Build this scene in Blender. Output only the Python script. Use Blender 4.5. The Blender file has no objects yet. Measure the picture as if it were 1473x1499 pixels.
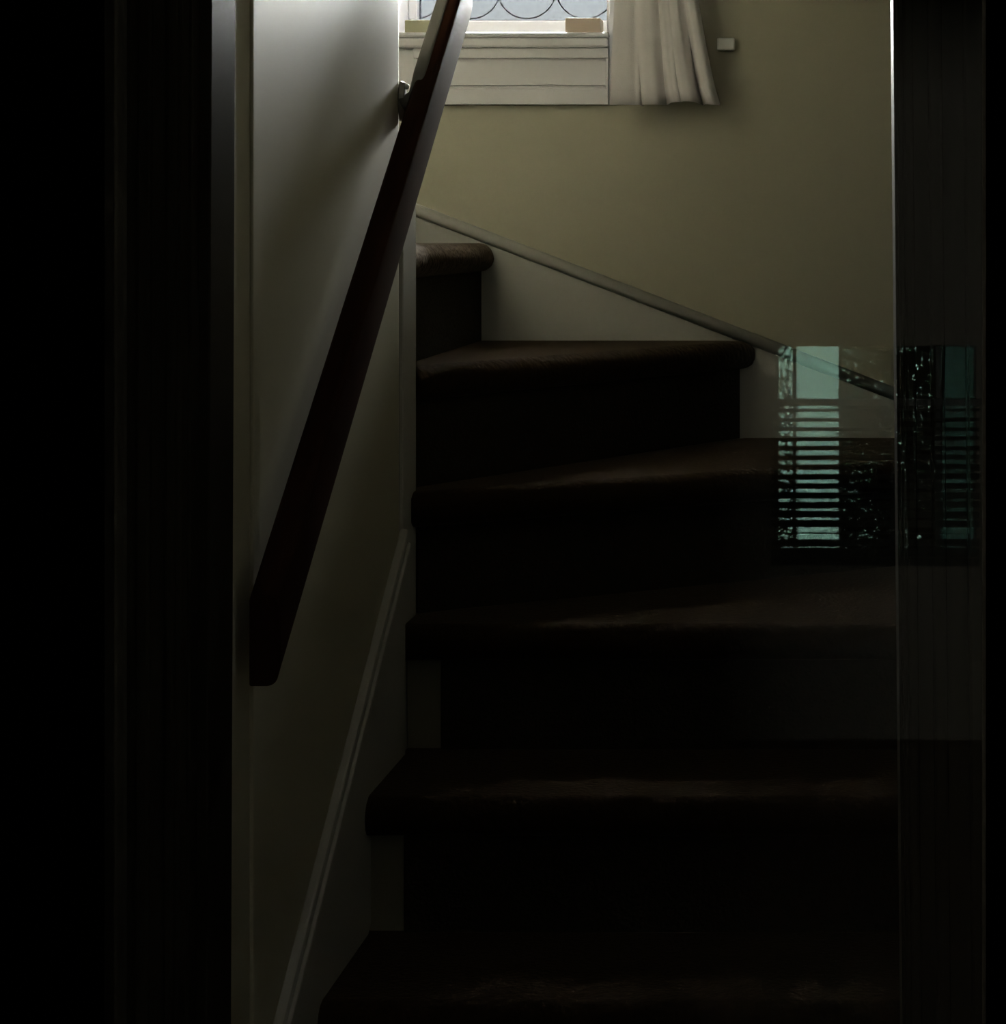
import bpy, bmesh, math, random
from mathutils import Vector, Matrix
random.seed(7)
S = bpy.context.scene
COL = S.collection

# ------------------------------------------------------------------ camera, sky, portals, exposure
EZ = 1.338                     # eye height above the hall floor
F = 2900.0                     # focal length in pixels of the 1473 x 1499 frame
SKY = 800.0
cam_d = bpy.data.cameras.new('camera')
cam = bpy.data.objects.new('camera', cam_d)
COL.objects.link(cam)
cam.location = (0, 0, EZ)
cam.rotation_euler = (math.radians(90), 0, 0)
cam_d.sensor_fit = 'VERTICAL'
cam_d.sensor_height = 24.0
cam_d.lens = 24.0 * F / 1499.0
cam_d.shift_x = (736.5 - 1250.0) / 1499.0      # the photograph is an off-centre crop
cam_d.shift_y = (350.0 - 749.5) / 1499.0
cam_d.clip_start = 0.02
S.camera = cam

w = bpy.data.worlds.new('overcast_sky')
S.world = w
w.use_nodes = True
bg = w.node_tree.nodes['Background']
bg.inputs[0].default_value = (1.0, 0.985, 0.955, 1)
bg.inputs[1].default_value = SKY


def portal(name, loc, rot, sx, sy):
    l = bpy.data.lights.new(name, 'AREA')
    l.shape = 'RECTANGLE'
    l.size, l.size_y = sx, sy
    l.cycles.is_portal = True
    o = bpy.data.objects.new(name, l)
    COL.objects.link(o)
    o.location, o.rotation_euler = loc, rot
    return o


HALF = math.pi / 2
portal('stair_window_portal', (-0.70, 4.20, EZ + 0.575), (-HALF, 0, 0), 0.50, 0.36)
portal('hall_window_portal', (0.058, -3.03, EZ - 0.57), (HALF, 0, 0), 0.56, 0.58)

S.view_settings.view_transform = 'Standard'
S.view_settings.look = 'None'
S.view_settings.exposure = 0.0
S.view_settings.gamma = 1.0
S.view_settings.use_curve_mapping = False


# ------------------------------------------------------------------ materials
def mat(name, col, rough=0.6, spec=0.5, metal=0.0, var=0.08, scale=6.0, bump=0.0, bscale=60.0, sheen=0.0,
        stretch=(1, 1, 1), coat=0.0):
    m = bpy.data.materials.new(name)
    m.use_nodes = True
    nt = m.node_tree
    p = nt.nodes['Principled BSDF']
    p.inputs['Roughness'].default_value = rough
    p.inputs['Specular IOR Level'].default_value = spec
    p.inputs['Metallic'].default_value = metal
    if sheen:
        p.inputs['Sheen Weight'].default_value = sheen
        p.inputs['Sheen Roughness'].default_value = 0.4
        p.inputs['Sheen Tint'].default_value = (1.0, 0.82, 0.62, 1)
    if coat:
        p.inputs['Coat Weight'].default_value = coat
        p.inputs['Coat Roughness'].default_value = 0.5
    tc = nt.nodes.new('ShaderNodeTexCoord')
    mp = nt.nodes.new('ShaderNodeMapping')
    mp.inputs['Scale'].default_value = stretch
    nt.links.new(tc.outputs['Object'], mp.inputs['Vector'])
    n = nt.nodes.new('ShaderNodeTexNoise')
    n.inputs['Scale'].default_value = scale
    n.inputs['Detail'].default_value = 4
    nt.links.new(mp.outputs[0], n.inputs['Vector'])
    r = nt.nodes.new('ShaderNodeValToRGB')
    r.color_ramp.elements[0].position = 0.3
    r.color_ramp.elements[1].position = 0.7
    r.color_ramp.elements[0].color = [c * (1 - var) for c in col] + [1]
    r.color_ramp.elements[1].color = [min(1, c * (1 + var)) for c in col] + [1]
    nt.links.new(n.outputs['Fac'], r.inputs[0])
    nt.links.new(r.outputs[0], p.inputs['Base Color'])
    if bump:
        n2 = nt.nodes.new('ShaderNodeTexNoise')
        n2.inputs['Scale'].default_value = bscale
        n2.inputs['Detail'].default_value = 3
        nt.links.new(mp.outputs[0], n2.inputs['Vector'])
        b = nt.nodes.new('ShaderNodeBump')
        b.inputs['Strength'].default_value = bump
        b.inputs['Distance'].default_value = 0.004
        nt.links.new(n2.outputs['Fac'], b.inputs['Height'])
        nt.links.new(b.outputs[0], p.inputs['Normal'])
    return m


def glass(name, tint, refl=1.0, ior=1.5, rough=0.0):
    """thin architectural glass: tinted see-through plus a mirror reflection by Fresnel"""
    m = bpy.data.materials.new(name)
    m.use_nodes = True
    nt = m.node_tree
    nt.nodes.remove(nt.nodes['Principled BSDF'])
    t = nt.nodes.new('ShaderNodeBsdfTransparent')
    t.inputs[0].default_value = (*tint, 1)
    g = nt.nodes.new('ShaderNodeBsdfGlossy')
    g.inputs['Roughness'].default_value = rough
    g.inputs['Color'].default_value = (refl, refl, refl, 1)
    fr = nt.nodes.new('ShaderNodeFresnel')
    fr.inputs['IOR'].default_value = ior
    mx = nt.nodes.new('ShaderNodeMixShader')
    nt.links.new(fr.outputs[0], mx.inputs[0])
    nt.links.new(t.outputs[0], mx.inputs[1])
    nt.links.new(g.outputs[0], mx.inputs[2])
    nt.links.new(mx.outputs[0], nt.nodes['Material Output'].inputs['Surface'])
    return m


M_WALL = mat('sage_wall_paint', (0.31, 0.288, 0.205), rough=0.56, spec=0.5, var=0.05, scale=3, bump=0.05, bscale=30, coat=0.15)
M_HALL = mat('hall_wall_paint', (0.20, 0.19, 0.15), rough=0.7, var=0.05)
M_CEIL = mat('ceiling_paint', (0.26, 0.25, 0.20), rough=0.8, var=0.03)
M_FLOOR = mat('dark_floor_boards', (0.07, 0.04, 0.025), rough=0.5, var=0.3, stretch=(1, 12, 1))
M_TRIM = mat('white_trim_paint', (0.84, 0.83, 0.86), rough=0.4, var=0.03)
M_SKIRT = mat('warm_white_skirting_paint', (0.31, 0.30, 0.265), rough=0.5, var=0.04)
M_DARK = mat('dark_stained_casing', (0.014, 0.012, 0.008), rough=0.7, spec=0.0, var=0.25, scale=10, stretch=(8, 8, 0.6))
M_JAMB = mat('dark_jamb_varnish', (0.014, 0.012, 0.008), rough=0.34, spec=0.016, var=0.2)
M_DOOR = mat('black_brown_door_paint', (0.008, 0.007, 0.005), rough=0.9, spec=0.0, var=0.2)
M_RAIL = mat('dark_varnished_wood', (0.020, 0.008, 0.005), rough=0.5, spec=0.012, var=0.3, scale=14, stretch=(6, 1, 1))
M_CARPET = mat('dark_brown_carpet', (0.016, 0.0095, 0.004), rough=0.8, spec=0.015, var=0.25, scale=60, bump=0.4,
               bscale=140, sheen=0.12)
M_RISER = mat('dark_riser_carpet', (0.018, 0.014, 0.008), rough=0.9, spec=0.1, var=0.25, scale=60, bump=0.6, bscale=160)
M_RISER_PAINT = mat('olive_riser_paint', (0.15, 0.14, 0.095), rough=0.6, spec=0.3)
M_IRON = mat('dull_bracket_metal', (0.20, 0.19, 0.17), rough=0.45, metal=0.8, var=0.1)
M_STRAP = mat('dark_bracket_strap', (0.10, 0.095, 0.088), rough=0.6, spec=0.3)
M_GRILLE = mat('glare_paled_iron', (0.80, 0.82, 0.85), rough=0.6, var=0.1)  # pale colour stands in for window glare washing out the iron
M_CURTAIN = mat('cream_curtain_cloth', (0.90, 0.86, 0.86), rough=0.9, spec=0.1, var=0.05, scale=20, bump=0.15, bscale=300)
M_TAN = mat('tan_card_box', (0.42, 0.34, 0.26), rough=0.7)
M_OLIVE = mat('pale_olive_card_box', (0.34, 0.33, 0.22), rough=0.7)
M_PLASTIC = mat('white_plastic', (0.70, 0.70, 0.66), rough=0.35, var=0.02)
M_BLIND = mat('dark_blind_slat', (0.05, 0.06, 0.055), rough=0.5)
M_LEAF = mat('glossy_leaf', (0.05, 0.11, 0.06), rough=0.25, var=0.4, scale=30)
M_BARK = mat('bark', (0.05, 0.04, 0.03), rough=0.9)
M_PAVE = mat('pale_paving', (0.52, 0.55, 0.52), rough=0.8, var=0.15, scale=4)
G_DOOR = glass('clear_door_glass', (0.98, 0.985, 0.98), ior=1.52)
G_DIM = glass('sky_dimming_glass', (0.0262, 0.0276, 0.0285), ior=1.1)  # no real film: dark tint added to dim the overbright sky in view
G_CLEAR = glass('clear_window_glass', (0.95, 0.96, 0.95), ior=1.4)
G_TEAL = glass('teal_tinted_glass', (0.037, 0.050, 0.0445), ior=1.4)
G_TEAL_DARK = glass('dark_teal_tinted_glass', (0.0088, 0.0142, 0.0125), ior=1.4)


# ------------------------------------------------------------------ mesh helpers
def bm_box(bm, x0, x1, y0, y1, z0, z1):
    v = [bm.verts.new((x, y, z)) for x in (x0, x1) for y in (y0, y1) for z in (z0, z1)]
    for f in ((0, 1, 3, 2), (4, 6, 7, 5), (0, 4, 5, 1), (2, 3, 7, 6), (0, 2, 6, 4), (1, 5, 7, 3)):
        bm.faces.new([v[i] for i in f])
    return v


def link(name, bm, m, parent=None, smooth=False, bevel=0.0, seg=2):
    bmesh.ops.recalc_face_normals(bm, faces=bm.faces)
    me = bpy.data.meshes.new(name)
    bm.to_mesh(me)
    bm.free()
    o = bpy.data.objects.new(name, me)
    COL.objects.link(o)
    me.materials.append(m)
    if parent:
        o.parent = parent
    if bevel:
        b = o.modifiers.new('bevel', 'BEVEL')
        b.width, b.segments, b.limit_method = bevel, seg, 'ANGLE'
    if smooth:
        for p in me.polygons:
            p.use_smooth = True
    return o


def box(name, m, x0, x1, y0, y1, z0, z1, parent=None, bevel=0.0):
    bm = bmesh.new()
    bm_box(bm, x0, x1, y0, y1, z0, z1)
    return link(name, bm, m, parent, bevel=bevel)


def boxes(name, m, lst, parent=None, bevel=0.0):
    bm = bmesh.new()
    for b in lst:
        bm_box(bm, *b)
    return link(name, bm, m, parent, bevel=bevel)


def prism_yz(name, m, pts, x0, x1, parent=None, bevel=0.0):
    """polygon in (y, z), extruded along x"""
    bm = bmesh.new()
    a = [bm.verts.new((x0, y, z)) for y, z in pts]
    b = [bm.verts.new((x1, y, z)) for y, z in pts]
    n = len(pts)
    bm.faces.new(a)
    bm.faces.new(b[::-1])
    for i in range(n):
        bm.faces.new((a[i], b[i], b[(i + 1) % n], a[(i + 1) % n]))
    return link(name, bm, m, parent, bevel=bevel)


def prism_xz(name, m, pts, y0, y1, parent=None, bevel=0.0):
    bm = bmesh.new()
    a = [bm.verts.new((x, y0, z)) for x, z in pts]
    b = [bm.verts.new((x, y1, z)) for x, z in pts]
    n = len(pts)
    bm.faces.new(a)
    bm.faces.new(b[::-1])
    for i in range(n):
        bm.faces.new((a[i], b[i], b[(i + 1) % n], a[(i + 1) % n]))
    return link(name, bm, m, parent, bevel=bevel)


def prism_xy(name, m, pts, z0, z1, parent=None, smooth=False, bevel=0.0):
    bm = bmesh.new()
    a = [bm.verts.new((x, y, z0)) for x, y in pts]
    b = [bm.verts.new((x, y, z1)) for x, y in pts]
    n = len(pts)
    bm.faces.new(a)
    bm.faces.new(b[::-1])
    for i in range(n):
        bm.faces.new((a[i], b[i], b[(i + 1) % n], a[(i + 1) % n]))
    return link(name, bm, m, parent, smooth=smooth, bevel=bevel)


def tube(bm, pts, r, seg=10, closed=False):
    pts = [Vector(p) for p in pts]
    n = len(pts)
    rings = []
    for i, p in enumerate(pts):
        if closed:
            t = pts[(i + 1) % n] - pts[i - 1]
        else:
            t = pts[min(i + 1, n - 1)] - pts[max(i - 1, 0)]
        t.normalize()
        up = Vector((0, 1, 0)) if abs(t.y) < 0.9 else Vector((1, 0, 0))
        u = t.cross(up).normalized()
        v = t.cross(u)
        rr = r[i] if isinstance(r, (list, tuple)) else r
        rings.append([bm.verts.new(p + (u * math.cos(k * 2 * math.pi / seg) + v * math.sin(k * 2 * math.pi / seg)) * rr)
                      for k in range(seg)])
    for i in range(n if closed else n - 1):
        a, b = rings[i], rings[(i + 1) % n]
        for k in range(seg):
            bm.faces.new((a[k], a[(k + 1) % seg], b[(k + 1) % seg], b[k]))
    if not closed:
        bm.faces.new(rings[0])
        bm.faces.new(rings[-1][::-1])


def empty(name, loc=(0, 0, 0)):
    o = bpy.data.objects.new(name, None)
    o.empty_display_size = 0.1
    COL.objects.link(o)
    o.location = loc
    return o


def put(o, parent):
    """parent while keeping the mesh where it was built (parents sit at their base)"""
    o.parent = parent
    o.matrix_parent_inverse = Matrix.Translation(parent.location).inverted()
    return o


def tag(o, label, cat, group=None):
    o['label'], o['category'] = label, cat
    if group:
        o['group'] = group
    return o


def struct(o):
    o['kind'] = 'structure'
    return o


# ------------------------------------------------------------------ the setting
XL, XR, YB = -0.675, 0.17, 3.88          # stair left wall, right wall, back wall
YD0, YD1 = 1.93, 2.06                    # thickness of the wall with the doorway
YC = 2.966                               # the left wall ends here, the stairs wind left behind it
ZC = EZ + 2.2                           # ceiling over the stairs

struct(box('floor', M_FLOOR, -2.1, 2.1, -3.0, 4.18, -0.10, 0.0))
# hall behind the camera
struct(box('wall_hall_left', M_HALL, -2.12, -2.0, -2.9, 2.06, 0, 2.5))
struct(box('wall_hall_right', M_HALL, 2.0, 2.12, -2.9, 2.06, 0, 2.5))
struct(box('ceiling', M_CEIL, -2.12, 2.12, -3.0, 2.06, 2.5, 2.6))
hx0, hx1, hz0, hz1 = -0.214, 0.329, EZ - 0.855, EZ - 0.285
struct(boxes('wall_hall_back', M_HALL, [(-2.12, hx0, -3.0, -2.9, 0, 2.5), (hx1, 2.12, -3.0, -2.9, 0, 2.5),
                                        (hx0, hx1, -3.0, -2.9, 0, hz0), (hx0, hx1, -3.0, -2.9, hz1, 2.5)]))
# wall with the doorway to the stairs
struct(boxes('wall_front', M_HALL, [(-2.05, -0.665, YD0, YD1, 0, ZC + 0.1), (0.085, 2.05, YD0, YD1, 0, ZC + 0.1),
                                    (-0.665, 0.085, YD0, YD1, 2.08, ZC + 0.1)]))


def lean(o, k, zref=EZ - 0.156):
    for v in o.data.vertices:
        v.co.x += k * (zref - v.co.z)


# jambs and stepped casings (the right side leans a little out of plumb, as in the photograph)
jl = boxes('trim_1', M_JAMB, [(-0.668, -0.645, YD0 - 0.002, YD1 + 0.002, 0, 2.08), (-0.650, -0.634, 1.950, 1.985, 0, 2.08)], bevel=0.002)
lean(jl, -0.004)
struct(jl)
jr = boxes('trim_2', M_JAMB, [(0.0419, 0.088, YD0 - 0.002, YD1 + 0.002, 0, 2.08)], bevel=0.002)
lean(jr, 0.0093)
struct(jr)
cl = boxes('trim_3', M_DARK, [(-0.83, -0.648, 1.908, 1.93, 0, 2.14), (-0.83, -0.712, 1.896, 1.91, 0, 2.14),
                              (-0.690, -0.676, 1.902, 1.91, 0, 2.14), (-0.662, -0.652, 1.902, 1.91, 0, 2.14)], bevel=0.003)
lean(cl, -0.004)
struct(cl)
cr = boxes('trim_4', M_DARK, [(0.045, 0.132, 1.908, 1.93, 0, 2.14), (0.108, 0.132, 1.896, 1.91, 0, 2.14),
                              (0.050, 0.060, 1.902, 1.91, 0, 2.14), (0.074, 0.088, 1.902, 1.91, 0, 2.14)], bevel=0.003)
lean(cr, 0.0093)
struct(cr)
struct(box('trim_5', M_DARK, -0.75, 0.15, 1.900, 1.93, 2.08, 2.16, bevel=0.003))
# panel moulding on the hall wall left of the doorway
pm = [(-0.93, -0.690 - 0.02, 1.918, 1.93, EZ - 0.385, EZ - 0.373)]
struct(boxes('trim_6', M_DARK, [(-0.95, -0.742, 1.918, 1.93, EZ - 0.385, EZ - 0.373), (-0.752, -0.742, 1.918, 1.93, EZ - 0.385, EZ + 0.5)]))

# stair well: the left wall is a solid mass with a rounded end
pts = [(-1.9, YD1), (XL, YD1)]
R = 0.03
for k in range(7):
    a = k * HALF / 6
    pts.append((XL - R + R * math.cos(a), YC - R + R * math.sin(a)))
pts.append((-1.9, YC))
wl = prism_xy('wall_left', M_WALL, pts, 0, ZC)
wl.data.polygons.foreach_set('use_smooth', [False] * len(wl.data.polygons))
struct(wl)
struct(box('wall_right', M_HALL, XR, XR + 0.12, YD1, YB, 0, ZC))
struct(box('trim_11', M_DARK, XR - 0.015, XR + 0.001, YD1 + 0.003, YB - 0.016, 0, EZ + 0.12, bevel=0.003))     # unseen dark wainscot, added to soak up bounced light
wx0, wx1, wz0, wz1 = -0.945, -0.474, EZ + 0.405, EZ + 0.74      # window opening; low head and deep reveal shaped to cut light going down
struct(boxes('wall_back', M_WALL, [(-2.02, wx0, YB, YB + 0.30, 0, ZC), (wx1, XR + 0.12, YB, YB + 0.30, 0, ZC),
                                   (wx0, wx1, YB, YB + 0.30, 0, wz0), (wx0, wx1, YB, YB + 0.30, wz1, ZC)]))
struct(box('wall_upper_left', M_WALL, -2.02, -1.9, YC, YB, 0, ZC))
struct(box('ceiling_stair', M_CEIL, -2.02, XR + 0.12, YD1, YB + 0.30, ZC, ZC + 0.1))
# low wall that closes the winding side, seen as a strip right of the left wall's end
struct(box('trim_7', M_SKIRT, -1.9, XL - 0.0005, YC + 0.001, 3.06, 0, EZ + 0.08, bevel=0.004))

# vertical moulding where the left wall meets the doorway
bm = bmesh.new()
for y0, y1, d in ((2.062, 2.225, 0.004), (2.062, 2.084, 0.008), (2.098, 2.108, 0.010), (2.122, 2.140, 0.007), (2.20, 2.225, 0.008)):
    bm_box(bm, XL - 0.001, XL + d, y0, y1, 0, ZC)
struct(link('trim_8', bm, M_WALL, bevel=0.002))

# skirting board along the left wall with its moulded cap
nl = lambda y: 0.76 + (y - 2.955) * 0.79                    # nosing line
tc_ = lambda y: nl(y) + 0.128 - (y - 2.6) * 0.05            # centre of the cap
Y0s, Y1s = 2.227, 2.955
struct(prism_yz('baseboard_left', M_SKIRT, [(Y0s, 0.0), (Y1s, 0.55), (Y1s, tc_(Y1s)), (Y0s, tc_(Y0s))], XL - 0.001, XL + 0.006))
bm = bmesh.new()
for dz, d in ((0.030, 0.012), (0.010, 0.016), (-0.010, 0.014), (-0.030, 0.010)):
    h = 0.010
    va = [bm.verts.new((x, y, tc_(y) + dz + s)) for y in (Y0s, Y1s - 0.004) for x in (XL - 0.001, XL + d) for s in (-h, h)]
    for f in ((0, 1, 3, 2), (4, 6, 7, 5), (0, 4, 5, 1), (2, 3, 7, 6), (0, 2, 6, 4), (1, 5, 7, 3)):
        bm.faces.new([va[i] for i in f])
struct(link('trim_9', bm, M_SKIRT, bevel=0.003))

# skirting board on the back wall and its rounded cap, descending to the right
zs = lambda x: EZ + 0.0630 - (x + 0.850) * 0.3842
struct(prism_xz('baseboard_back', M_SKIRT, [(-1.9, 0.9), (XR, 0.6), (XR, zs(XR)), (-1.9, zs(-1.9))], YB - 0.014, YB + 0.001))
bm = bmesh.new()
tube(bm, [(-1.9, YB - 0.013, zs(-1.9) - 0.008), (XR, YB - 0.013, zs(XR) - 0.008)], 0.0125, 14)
struct(link('trim_10', bm, M_SKIRT, smooth=True))

# ------------------------------------------------------------------ the staircase
stair = tag(empty('staircase', (-0.25, 2.23, 0)), 'dark carpeted staircase winding to the left above straight lower steps', 'staircase')
T = 0.055


def tread(n0, n1, back, zt):
    """carpet-wrapped tread: nosing from n0 to n1, then the back corners"""
    n0, n1 = Vector((*n0, 0)), Vector((*n1, 0))
    cen = sum((Vector((*b, 0)) for b in back), Vector()) / len(back)
    d = (n1 - n0).normalized()
    nrm = Vector((d.y, -d.x, 0))
    if nrm.dot(cen - n0) > 0:
        nrm = -nrm
    r = T / 2
    bm = bmesh.new()
    NX = 300
    rows = []
    prof = [(-r + r * math.sin(a), -r + r * math.cos(a)) for a in [k * math.pi / 20 for k in range(21)]]
    for o, z in prof:
        row = []
        for i in range(NX + 1):
            p = n0.lerp(n1, i / NX) + nrm * o
            # soft, slightly uneven carpet roll
            q = 0.0008 * math.sin(i * 0.22 + zt * 40) + 0.0008 * math.sin(i * 0.08 + zt * 9)
            f = (o + r) / r                                    # 0 where the roll meets the flat, 1 at its front
            g = random.uniform(-0.0011, 0.0011) * min(1.0, f * 2.5)      # tufts of the pile
            row.append(bm.verts.new((p.x + nrm.x * g, p.y + nrm.y * g, zt + z + q * f + g * (1 - f))))
        rows.append(row)
    for a, b in zip(rows, rows[1:]):
        for i in range(NX):
            bm.faces.new((a[i], a[i + 1], b[i + 1], b[i]))
    bt = [bm.verts.new((x, y, zt)) for x, y in back]
    bb = [bm.verts.new((x, y, zt - T)) for x, y in back]
    bm.faces.new(rows[0] + bt)
    bm.faces.new((rows[-1] + bb)[::-1])
    bm.faces.new([r_[-1] for r_ in rows] + [bb[0], bt[0]])
    bm.faces.new([r_[0] for r_ in rows][::-1] + [bt[-1], bb[-1]])
    for i in range(len(back) - 1):
        bm.faces.new((bt[i], bt[i + 1], bb[i + 1], bb[i]))
    o = link('tread', bm, M_CARPET)
    for p in o.data.polygons:
        p.use_smooth = len(p.vertices) == 4
    return put(o, stair)


def slab(name, m, p0, p1, th, z0, z1):
    """upright board from p0 to p1, th deep to the left of the run"""
    p0, p1 = Vector((*p0, 0)), Vector((*p1, 0))
    d = (p1 - p0).normalized()
    n = Vector((-d.y, d.x, 0)) * th
    q = [p0, p1, p1 + n, p0 + n]
    return put(prism_xy(name, m, [(v.x, v.y) for v in q], z0, z1), stair)


RISE = 0.19
SL, SR, SB = XL + 0.0015, XR - 0.0165, YB - 0.002       # the steps stay just clear of the walls
straight = [2.23, 2.47, 2.71, 2.955]
for i, y in enumerate(straight):
    zt = RISE * (i + 1)
    if i < 3:
        tread((SL, y), (SR, y), [(SR, straight[i + 1] + 0.045), (SL, straight[i + 1] + 0.045)], zt)
    slab('riser', M_RISER_PAINT, (SL, y + 0.034), (SR, y + 0.034), 0.012, zt - RISE, zt - T)
    slab('riser_carpet', M_RISER, (SL + 0.052, y + 0.026), (SR, y + 0.026), 0.007, zt - RISE, zt - T)
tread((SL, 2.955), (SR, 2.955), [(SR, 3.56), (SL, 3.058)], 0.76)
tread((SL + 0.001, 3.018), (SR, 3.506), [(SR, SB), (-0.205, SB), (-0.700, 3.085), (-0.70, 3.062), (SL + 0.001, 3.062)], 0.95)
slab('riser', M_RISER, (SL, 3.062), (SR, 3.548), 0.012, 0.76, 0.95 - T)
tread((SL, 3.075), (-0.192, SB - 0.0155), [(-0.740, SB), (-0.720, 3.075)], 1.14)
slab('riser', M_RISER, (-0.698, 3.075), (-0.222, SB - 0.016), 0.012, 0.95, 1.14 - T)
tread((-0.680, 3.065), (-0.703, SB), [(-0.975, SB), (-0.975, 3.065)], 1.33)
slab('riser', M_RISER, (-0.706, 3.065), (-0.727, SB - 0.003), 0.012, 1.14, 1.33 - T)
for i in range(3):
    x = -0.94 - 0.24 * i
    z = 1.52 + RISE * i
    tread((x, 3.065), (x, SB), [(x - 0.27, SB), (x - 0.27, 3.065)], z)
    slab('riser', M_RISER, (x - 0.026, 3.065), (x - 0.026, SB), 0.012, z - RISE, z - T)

# ------------------------------------------------------------------ handrail
rail = tag(empty('handrail', (-0.635, 2.13, 0.84)), 'dark varnished wooden handrail sloping up along the left wall', 'handrail')
ry0, ry1 = 2.132, 3.235
rz = lambda y: EZ - 0.432 + (y - 2.132) * 0.776        # centre line
sec = []                                               # rounded rectangular section, plumb height 0.098
hw, hh, cr_ = 0.0155, 0.049, 0.012
for cx, cz, a0 in ((hw - cr_, hh - cr_, 0), (-hw + 0.006, hh - 0.006, 90), (-hw + 0.002, -hh + 0.002, 180), (hw - cr_, -hh + cr_, 270)):
    rr = {0: cr_, 90: 0.006, 180: 0.002, 270: cr_}[a0]
    for k in range(5):
        a = math.radians(a0 + k * 22.5)
        sec.append((cx + rr * math.cos(a), cz + rr * math.sin(a)))
bm = bmesh.new()
rings = []
for y, sc, dz in ((ry0, 1.0, 0), (ry0 + 0.01, 1.0, 0), (ry1 - 0.03, 1.0, 0), (ry1 - 0.012, 0.92, 0), (ry1, 0.70, -0.006)):
    rings.append([bm.verts.new((-0.635 + sx * sc, y, rz(y) + dz + sz * sc)) for sx, sz in sec])
n = len(sec)
for a, b in zip(rings, rings[1:]):
    for k in range(n):
        bm.faces.new((a[k], a[(k + 1) % n], b[(k + 1) % n], b[k]))
bm.faces.new(rings[0])
bm.faces.new(rings[-1][::-1])
o = link('rail', bm, M_RAIL)
for p in o.data.polygons:
    p.use_smooth = len(p.vertices) == 4
put(o, rail)


def bracket(y):
    zc = rz(y) + 0.006
    bm = bmesh.new()
    # wall plate: an upright oval disc
    n = 20
    a = [bm.verts.new((XL, y + 0.014 * math.cos(t), zc + 0.031 * math.sin(t))) for t in [k * 2 * math.pi / n for k in range(n)]]
    b = [bm.verts.new((XL + 0.009, y + 0.011 * math.cos(t), zc + 0.028 * math.sin(t))) for t in [k * 2 * math.pi / n for k in range(n)]]
    for k in range(n):
        bm.faces.new((a[k], a[(k + 1) % n], b[(k + 1) % n], b[k]))
    bm.faces.new(a)
    bm.faces.new(b[::-1])
    br = put(link('bracket', bm, M_IRON, bevel=0.002), rail)
    bm = bmesh.new()
    tube(bm, [(XL + 0.004, y, zc - 0.004), (XL + 0.012, y, zc), (XL + 0.020, y + 0.012, zc + 0.010), (XL + 0.0245, y + 0.035, zc + 0.032)],
         [0.016, 0.011, 0.009, 0.008], 10)
    ar = link('bracket_arm', bm, M_STRAP, smooth=True)
    ar.parent = br
    # saddle strap screwed along the wall side of the rail
    bm = bmesh.new()
    q = [(yy, rz(yy) + dz) for yy, dz in ((y - 0.035, 0.010), (y + 0.16, 0.040), (y + 0.20, 0.050), (y + 0.16, 0.054), (y, 0.053), (y - 0.035, 0.044))]
    A = [bm.verts.new((-0.6545, yy, z)) for yy, z in q]
    B = [bm.verts.new((-0.636, yy, z)) for yy, z in q]
    bm.faces.new(A)
    bm.faces.new(B[::-1])
    for k in range(6):
        bm.faces.new((A[k], B[k], B[(k + 1) % 6], A[(k + 1) % 6]))
    st = link('bracket_strap', bm, M_STRAP, bevel=0.003)
    st.parent = br
    for dz in (0.022, -0.024):
        bm = bmesh.new()
        bmesh.ops.create_uvsphere(bm, u_segments=10, v_segments=6, radius=0.0045, matrix=Matrix.Translation((XL + 0.010, y, zc + dz)))
        sc = link('screw', bm, M_PLASTIC if dz > 0 else M_IRON, smooth=True)
        sc.parent = br


bracket(2.945)

# ------------------------------------------------------------------ stair window
win = struct(empty('window_1', (-0.70, YB, EZ + 0.4)))
GY = YB + 0.25                                      # plane of the sash
put(boxes('window_frame', M_TRIM, [(wx0, wx0 + 0.02, YB + 0.02, YB + 0.30, wz0, wz1), (wx1 - 0.012, wx1, YB + 0.02, YB + 0.30, wz0, wz1),
                                   (wx0 + 0.02, wx1 - 0.012, YB + 0.02, YB + 0.30, wz1 - 0.02, wz1)]), win)
zg = EZ + 0.454                                      # bottom of the glass
zm = EZ + 0.512                                       # added rail above the view, between dimmed and clear glass
put(boxes('sash', M_TRIM, [(wx0 + 0.02, wx1 - 0.012, GY - 0.02, GY + 0.02, wz0 - 0.004, zg),
                           (wx0 + 0.02, wx1 - 0.012, GY - 0.02, GY + 0.02, zm, zm + 0.018),
                           (wx0 + 0.02, wx0 + 0.04, GY - 0.02, GY + 0.02, zg, wz1), (wx1 - 0.026, wx1 - 0.012, GY - 0.02, GY + 0.02, zg, wz1)], bevel=0.003), win)
put(box('pane', G_DIM, wx0 + 0.04, wx1 - 0.026, GY - 0.002, GY + 0.002, zg, zm), win)
put(box('pane', G_CLEAR, wx0 + 0.04, wx1 - 0.026, GY - 0.002, GY + 0.002, zm + 0.018, wz1 - 0.02), win)  # out of view, left clear so the full sky lights the stairs
put(boxes('sill', M_TRIM, [(wx0 - 0.01, wx1 - 0.002, YB - 0.045, YB + 0.27, EZ + 0.391, EZ + 0.4005),
                           (wx0 - 0.005, wx1 - 0.004, YB - 0.038, YB + 0.0, EZ + 0.372, EZ + 0.391)], bevel=0.004), win)
ax0, ax1 = -0.857, -0.478
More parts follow.
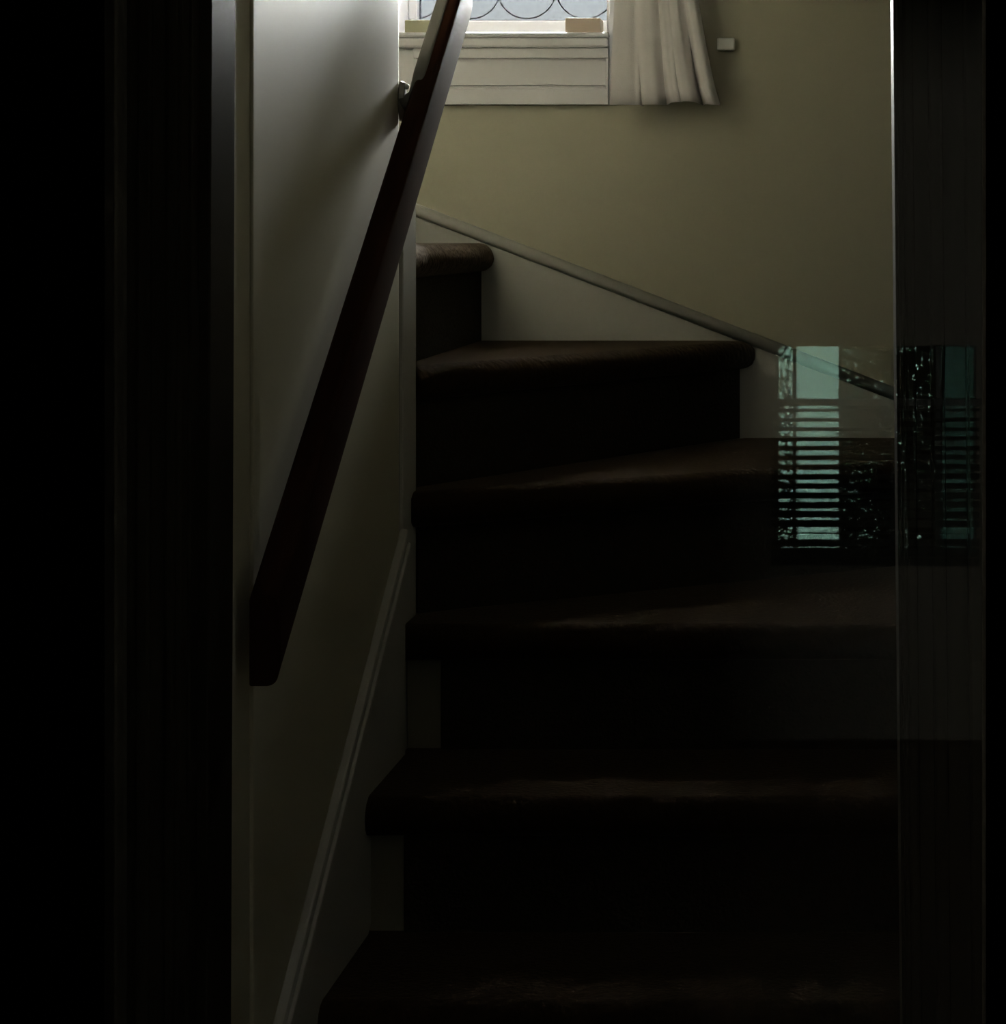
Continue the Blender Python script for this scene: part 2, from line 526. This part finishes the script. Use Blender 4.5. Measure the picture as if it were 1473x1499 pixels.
put(boxes('apron', M_TRIM, [(ax0, ax1, YB - 0.012, YB, EZ + 0.262, EZ + 0.372), (ax0, ax1, YB - 0.026, YB - 0.010, EZ + 0.352, EZ + 0.372),
                            (ax0, ax1, YB - 0.021, YB - 0.010, EZ + 0.299, EZ + 0.302), (ax0, ax1, YB - 0.022, YB - 0.010, EZ + 0.262, EZ + 0.293),
                            (ax0, ax0 + 0.006, YB - 0.022, YB - 0.01, EZ + 0.29, EZ + 0.36), (ax1 - 0.006, ax1, YB - 0.022, YB - 0.01, EZ + 0.29, EZ + 0.36)],
          bevel=0.002), win)
put(boxes('casing', M_TRIM, [(ax1, -0.462, YB - 0.016, YB, EZ + 0.262, EZ + 0.86), (-0.90, ax0, YB - 0.010, YB, EZ + 0.262, EZ + 0.372)], bevel=0.003), win)
# iron grille of scrolled loops outside the glass
for i, px in enumerate((-0.925, -0.808, -0.690, -0.566)):
    bm = bmesh.new()
    cx = px
    tube(bm, [(cx + 0.062 * math.sin(t), GY + 0.05, EZ + 0.527 - 0.062 * math.cos(t)) for t in [k * 2 * math.pi / 32 for k in range(32)]], 0.0014, 6, closed=True)
    put(link('grille_loop', bm, M_GRILLE, smooth=True), win)
put(box('grille_bar', M_GRILLE, wx0, wx1, GY + 0.046, GY + 0.054, EZ + 0.458, EZ + 0.462), win)

tag(box('card_box', M_TAN, (832 - 1250) / 745, (883 - 1250) / 745, YB - 0.03, YB + 0.02, EZ + 0.4006, EZ + 0.430, bevel=0.002),
    'small tan box lying on the right end of the window sill', 'box')
tag(box('card_box', M_OLIVE, -0.873, -0.815, YB - 0.03, YB + 0.02, EZ + 0.4006, EZ + 0.426, bevel=0.002),
    'small pale olive box on the left end of the window sill behind the handrail', 'box')

struct(box('trim_12', M_TRIM, -2.2, 0.6, YB + 0.302, YB + 0.545, EZ + 0.80, EZ + 0.86))     # unseen eave, added to keep steep sky light off the lower stairs

# ------------------------------------------------------------------ curtain
cur = tag(empty('curtain', (-0.365, YB - 0.07, EZ + 0.26)), 'cream pleated curtain hanging right of the stair window', 'curtain')
NXC, NZC = 180, 40
ztop = EZ + 1.36


def hem(u):
    return EZ + 0.2575 + (0.004 if 0.33 < u < 0.60 else 0) * 0 + 0.006 * max(0, math.sin((u - 0.45) * 6.5)) * (1 if u > 0.45 else 0)


def fold(u, v):
    """depth of the cloth towards the viewer; v = 0 at the hem, 1 at the rod"""
    g = 1.0 - 0.45 * v
    d = 0.0
    for c, wd, a in ((0.10, 0.16, 0.018), (0.385, 0.12, 0.024), (0.595, 0.055, 0.022), (0.715, 0.075, 0.028), (0.925, 0.06, 0.020)):
        d += a * math.exp(-((u - c) / wd) ** 4)
    for c, wd, a in ((0.285, 0.012, 0.040), (0.50, 0.035, 0.026), (0.650, 0.010, 0.014), (0.828, 0.026, 0.058)):
        d -= a * max(0.0, 1 - v * (1.9 if c > 0.8 else 3.2)) * math.exp(-((u - c) / wd) ** 2)
    return d * g


bm = bmesh.new()
grid = []
for j in range(NZC + 1):
    v = j / NZC
    row = []
    for i in range(NXC + 1):
        u = i / NXC
        x0 = -0.468 + 0.012 * min(1, v * 4)
        x1 = -0.258 - 0.055 * min(1, v * 4) ** 0.8
        x = x0 + (x1 - x0) * u
        z0 = hem(u)
        row.append(bm.verts.new((x, YB - 0.062 - fold(u, v * 4 if v < 0.25 else 1.0), z0 + (ztop - z0) * v)))
    grid.append(row)
for a, b in zip(grid, grid[1:]):
    for i in range(NXC):
        bm.faces.new((a[i], a[i + 1], b[i + 1], b[i]))
o = link('cloth', bm, M_CURTAIN, smooth=True)
so = o.modifiers.new('thickness', 'SOLIDIFY')
so.thickness = 0.002
put(o, cur)
rod = tag(empty('curtain_rod', (-0.7, YB - 0.05, ztop)), 'thin iron curtain rod above the stair window', 'curtain rod')
bm = bmesh.new()
tube(bm, [(-1.0, YB - 0.07, ztop + 0.0085), (-0.22, YB - 0.07, ztop + 0.0085)], 0.007, 12)
put(link('rod', bm, M_IRON, smooth=True), rod)
for x in (-0.98, -0.24):
    put(box('bracket', M_IRON, x - 0.006, x + 0.006, YB - 0.072, YB, ztop - 0.008, ztop + 0.012), rod)

wb = tag(empty('wall_block', (-0.25, YB, EZ + 0.38)), 'small white plastic block fixed to the wall right of the curtain', 'wall block')
put(box('cover', M_PLASTIC, -0.2665, -0.232, YB - 0.022, YB - 0.003, EZ + 0.368, EZ + 0.392, bevel=0.003), wb)
put(box('backplate', M_PLASTIC, -0.264, -0.2345, YB - 0.004, YB, EZ + 0.370, EZ + 0.390), wb)

# ------------------------------------------------------------------ glazed hall door between camera and doorway
DY = 1.2
door = struct(empty('door_1', (-0.18, DY, 0)))
dx0, dx1, dz1 = -0.545, 0.172, 2.03
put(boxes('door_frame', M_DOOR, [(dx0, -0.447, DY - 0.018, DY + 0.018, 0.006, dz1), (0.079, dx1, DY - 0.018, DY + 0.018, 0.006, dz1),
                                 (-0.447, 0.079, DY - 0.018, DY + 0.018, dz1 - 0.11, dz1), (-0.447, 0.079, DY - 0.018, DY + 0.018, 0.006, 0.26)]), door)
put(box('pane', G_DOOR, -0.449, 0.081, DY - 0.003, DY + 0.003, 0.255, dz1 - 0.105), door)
bm = bmesh.new()
tube(bm, [(0.125, DY - 0.018, 1.0), (0.125, DY - 0.055, 1.0)], 0.008, 12)
bmesh.ops.create_uvsphere(bm, u_segments=16, v_segments=10, radius=0.024, matrix=Matrix.Translation((0.125, DY - 0.065, 1.0)))
put(link('door_knob', bm, M_IRON, smooth=True), door)
struct(boxes('wall_partition', M_HALL, [(-2.0, dx0 - 0.004, DY - 0.05, DY + 0.05, 0, 2.5), (dx1 + 0.004, 2.0, DY - 0.05, DY + 0.05, 0, 2.5),
                                        (dx0 - 0.004, dx1 + 0.004, DY - 0.05, DY + 0.05, dz1 + 0.004, 2.5)]))

# ------------------------------------------------------------------ hall window behind the camera, mirrored in the door glass
# (the door glass shows it as if it stood 5.3 m away)
VD = 5.3
vx = lambda px: (px - 1250) / F * VD
vz = lambda py: EZ + (350 - py) / F * VD
w2 = struct(empty('window_2', (0.06, -2.95, hz0)))
bars = [(hx0, vx(1139)), (vx(1160), vx(1165)), (vx(1228), vx(1233)), (vx(1304), vx(1313)), (vx(1371), vx(1378)), (vx(1427), hx1)]
WY = -2.95
put(boxes('window_frame', M_BLIND, [(a, b, WY - 0.02, WY + 0.02, hz0, hz1) for a, b in bars] +
          [(bars[i][1], bars[i + 1][0], WY - 0.02, WY + 0.02, hz1 - 0.004, hz1) for i in range(5)] +
          [(bars[i][1], bars[i + 1][0], WY - 0.02, WY + 0.02, hz0, hz0 + 0.02) for i in range(5)], bevel=0.002), w2)
for i in range(5):
    g = (G_TEAL, G_TEAL, G_TEAL, G_TEAL, G_TEAL_DARK)[i]
    put(box('pane', g, bars[i][1], bars[i + 1][0], WY - 0.002, WY + 0.002, hz0 + 0.02, hz1 - 0.004), w2)
blind = tag(empty('venetian_blind', (0.06, -2.875, hz0)), 'half-height dark slatted blind on the hall window mirrored in the glass', 'blind')
put(box('headrail', M_BLIND, hx0 - 0.01, hx1 + 0.01, -2.89, -2.86, vz(592), vz(583)), blind)
for i in range(17):
    py = 599 + 13.8 * i
    a = math.radians(24 + 2.6 * i)
    if i == 13:
        a = math.radians(15)
    z = vz(py)
    bm = bmesh.new()
    rows = []
    wob = random.uniform(-0.0015, 0.0015)
    for k in range(5):
        s = (k - 2) / 2
        yy = -2.875 + 0.0125 * s * math.cos(a)
        zz = z + 0.0125 * s * math.sin(a) + 0.0015 * (1 - s * s)
        rows.append([bm.verts.new((hx0 - 0.006, yy, zz - wob)), bm.verts.new((0.06, yy, zz + random.uniform(-0.001, 0.001))),
                     bm.verts.new((hx1 + 0.006, yy, zz + wob))])
    for r0, r1 in zip(rows, rows[1:]):
        for k in range(2):
            bm.faces.new((r0[k], r0[k + 1], r1[k + 1], r1[k]))
    o = link('slat', bm, M_BLIND)
    so = o.modifiers.new('thickness', 'SOLIDIFY')
    so.thickness = 0.0006
    put(o, blind)
for x in (-0.15, 0.06, 0.27):
    put(box('ladder_cord', M_BLIND, x - 0.001, x + 0.001, -2.8895, -2.8885, vz(599 + 13.8 * 16), vz(588)), blind)

# the garden beyond: paving and a shrub
struct(box('ground', M_PAVE, -6, 6, -6.4, -3.0, -0.35, -0.25))
shrub = tag(empty('garden_shrub', (0.2, -3.35, -0.25)), 'dark leafy shrub outside the hall window mirrored in the glass', 'shrub')
bm = bmesh.new()
for b in range(9):
    x = random.uniform(0.0, 0.3)
    tube(bm, [(0.2, -3.5, -0.25), (0.2 + (x - 0.2) * 0.5, -3.46, 0.3), (x, -3.44 + random.uniform(-0.05, 0.05), 1.15)], [0.016, 0.009, 0.003], 6)
put(link('stem', bm, M_BARK), shrub)
bm = bmesh.new()
K = 1.094                                                  # the shrub stands a little further off than the window
for x0, x1, num in ((vx(1133) * K, vx(1161) * K, 420), (vx(1231) * K, vx(1376) * K, 8200), (vx(1376) * K, vx(1430) * K, 150)):
    for _ in range(num):
        c = Vector((random.uniform(x0, x1), -3.4 + random.uniform(-0.09, 0.09), random.uniform(EZ - 1.15, EZ - 0.22)))
        d = Vector((random.gauss(0, 1), random.gauss(0, 0.6), random.gauss(0, 1))).normalized()
        u = d.orthogonal().normalized()
        L, W = random.uniform(0.02, 0.04), random.uniform(0.008, 0.014)
        p = [c - d * L * .5, c + u * W * .5, c + d * L * .5, c - u * W * .5]
        bm.faces.new([bm.verts.new(q) for q in p])
fo = put(link('foliage', bm, M_LEAF), shrub)
fo['kind'] = 'stuff'
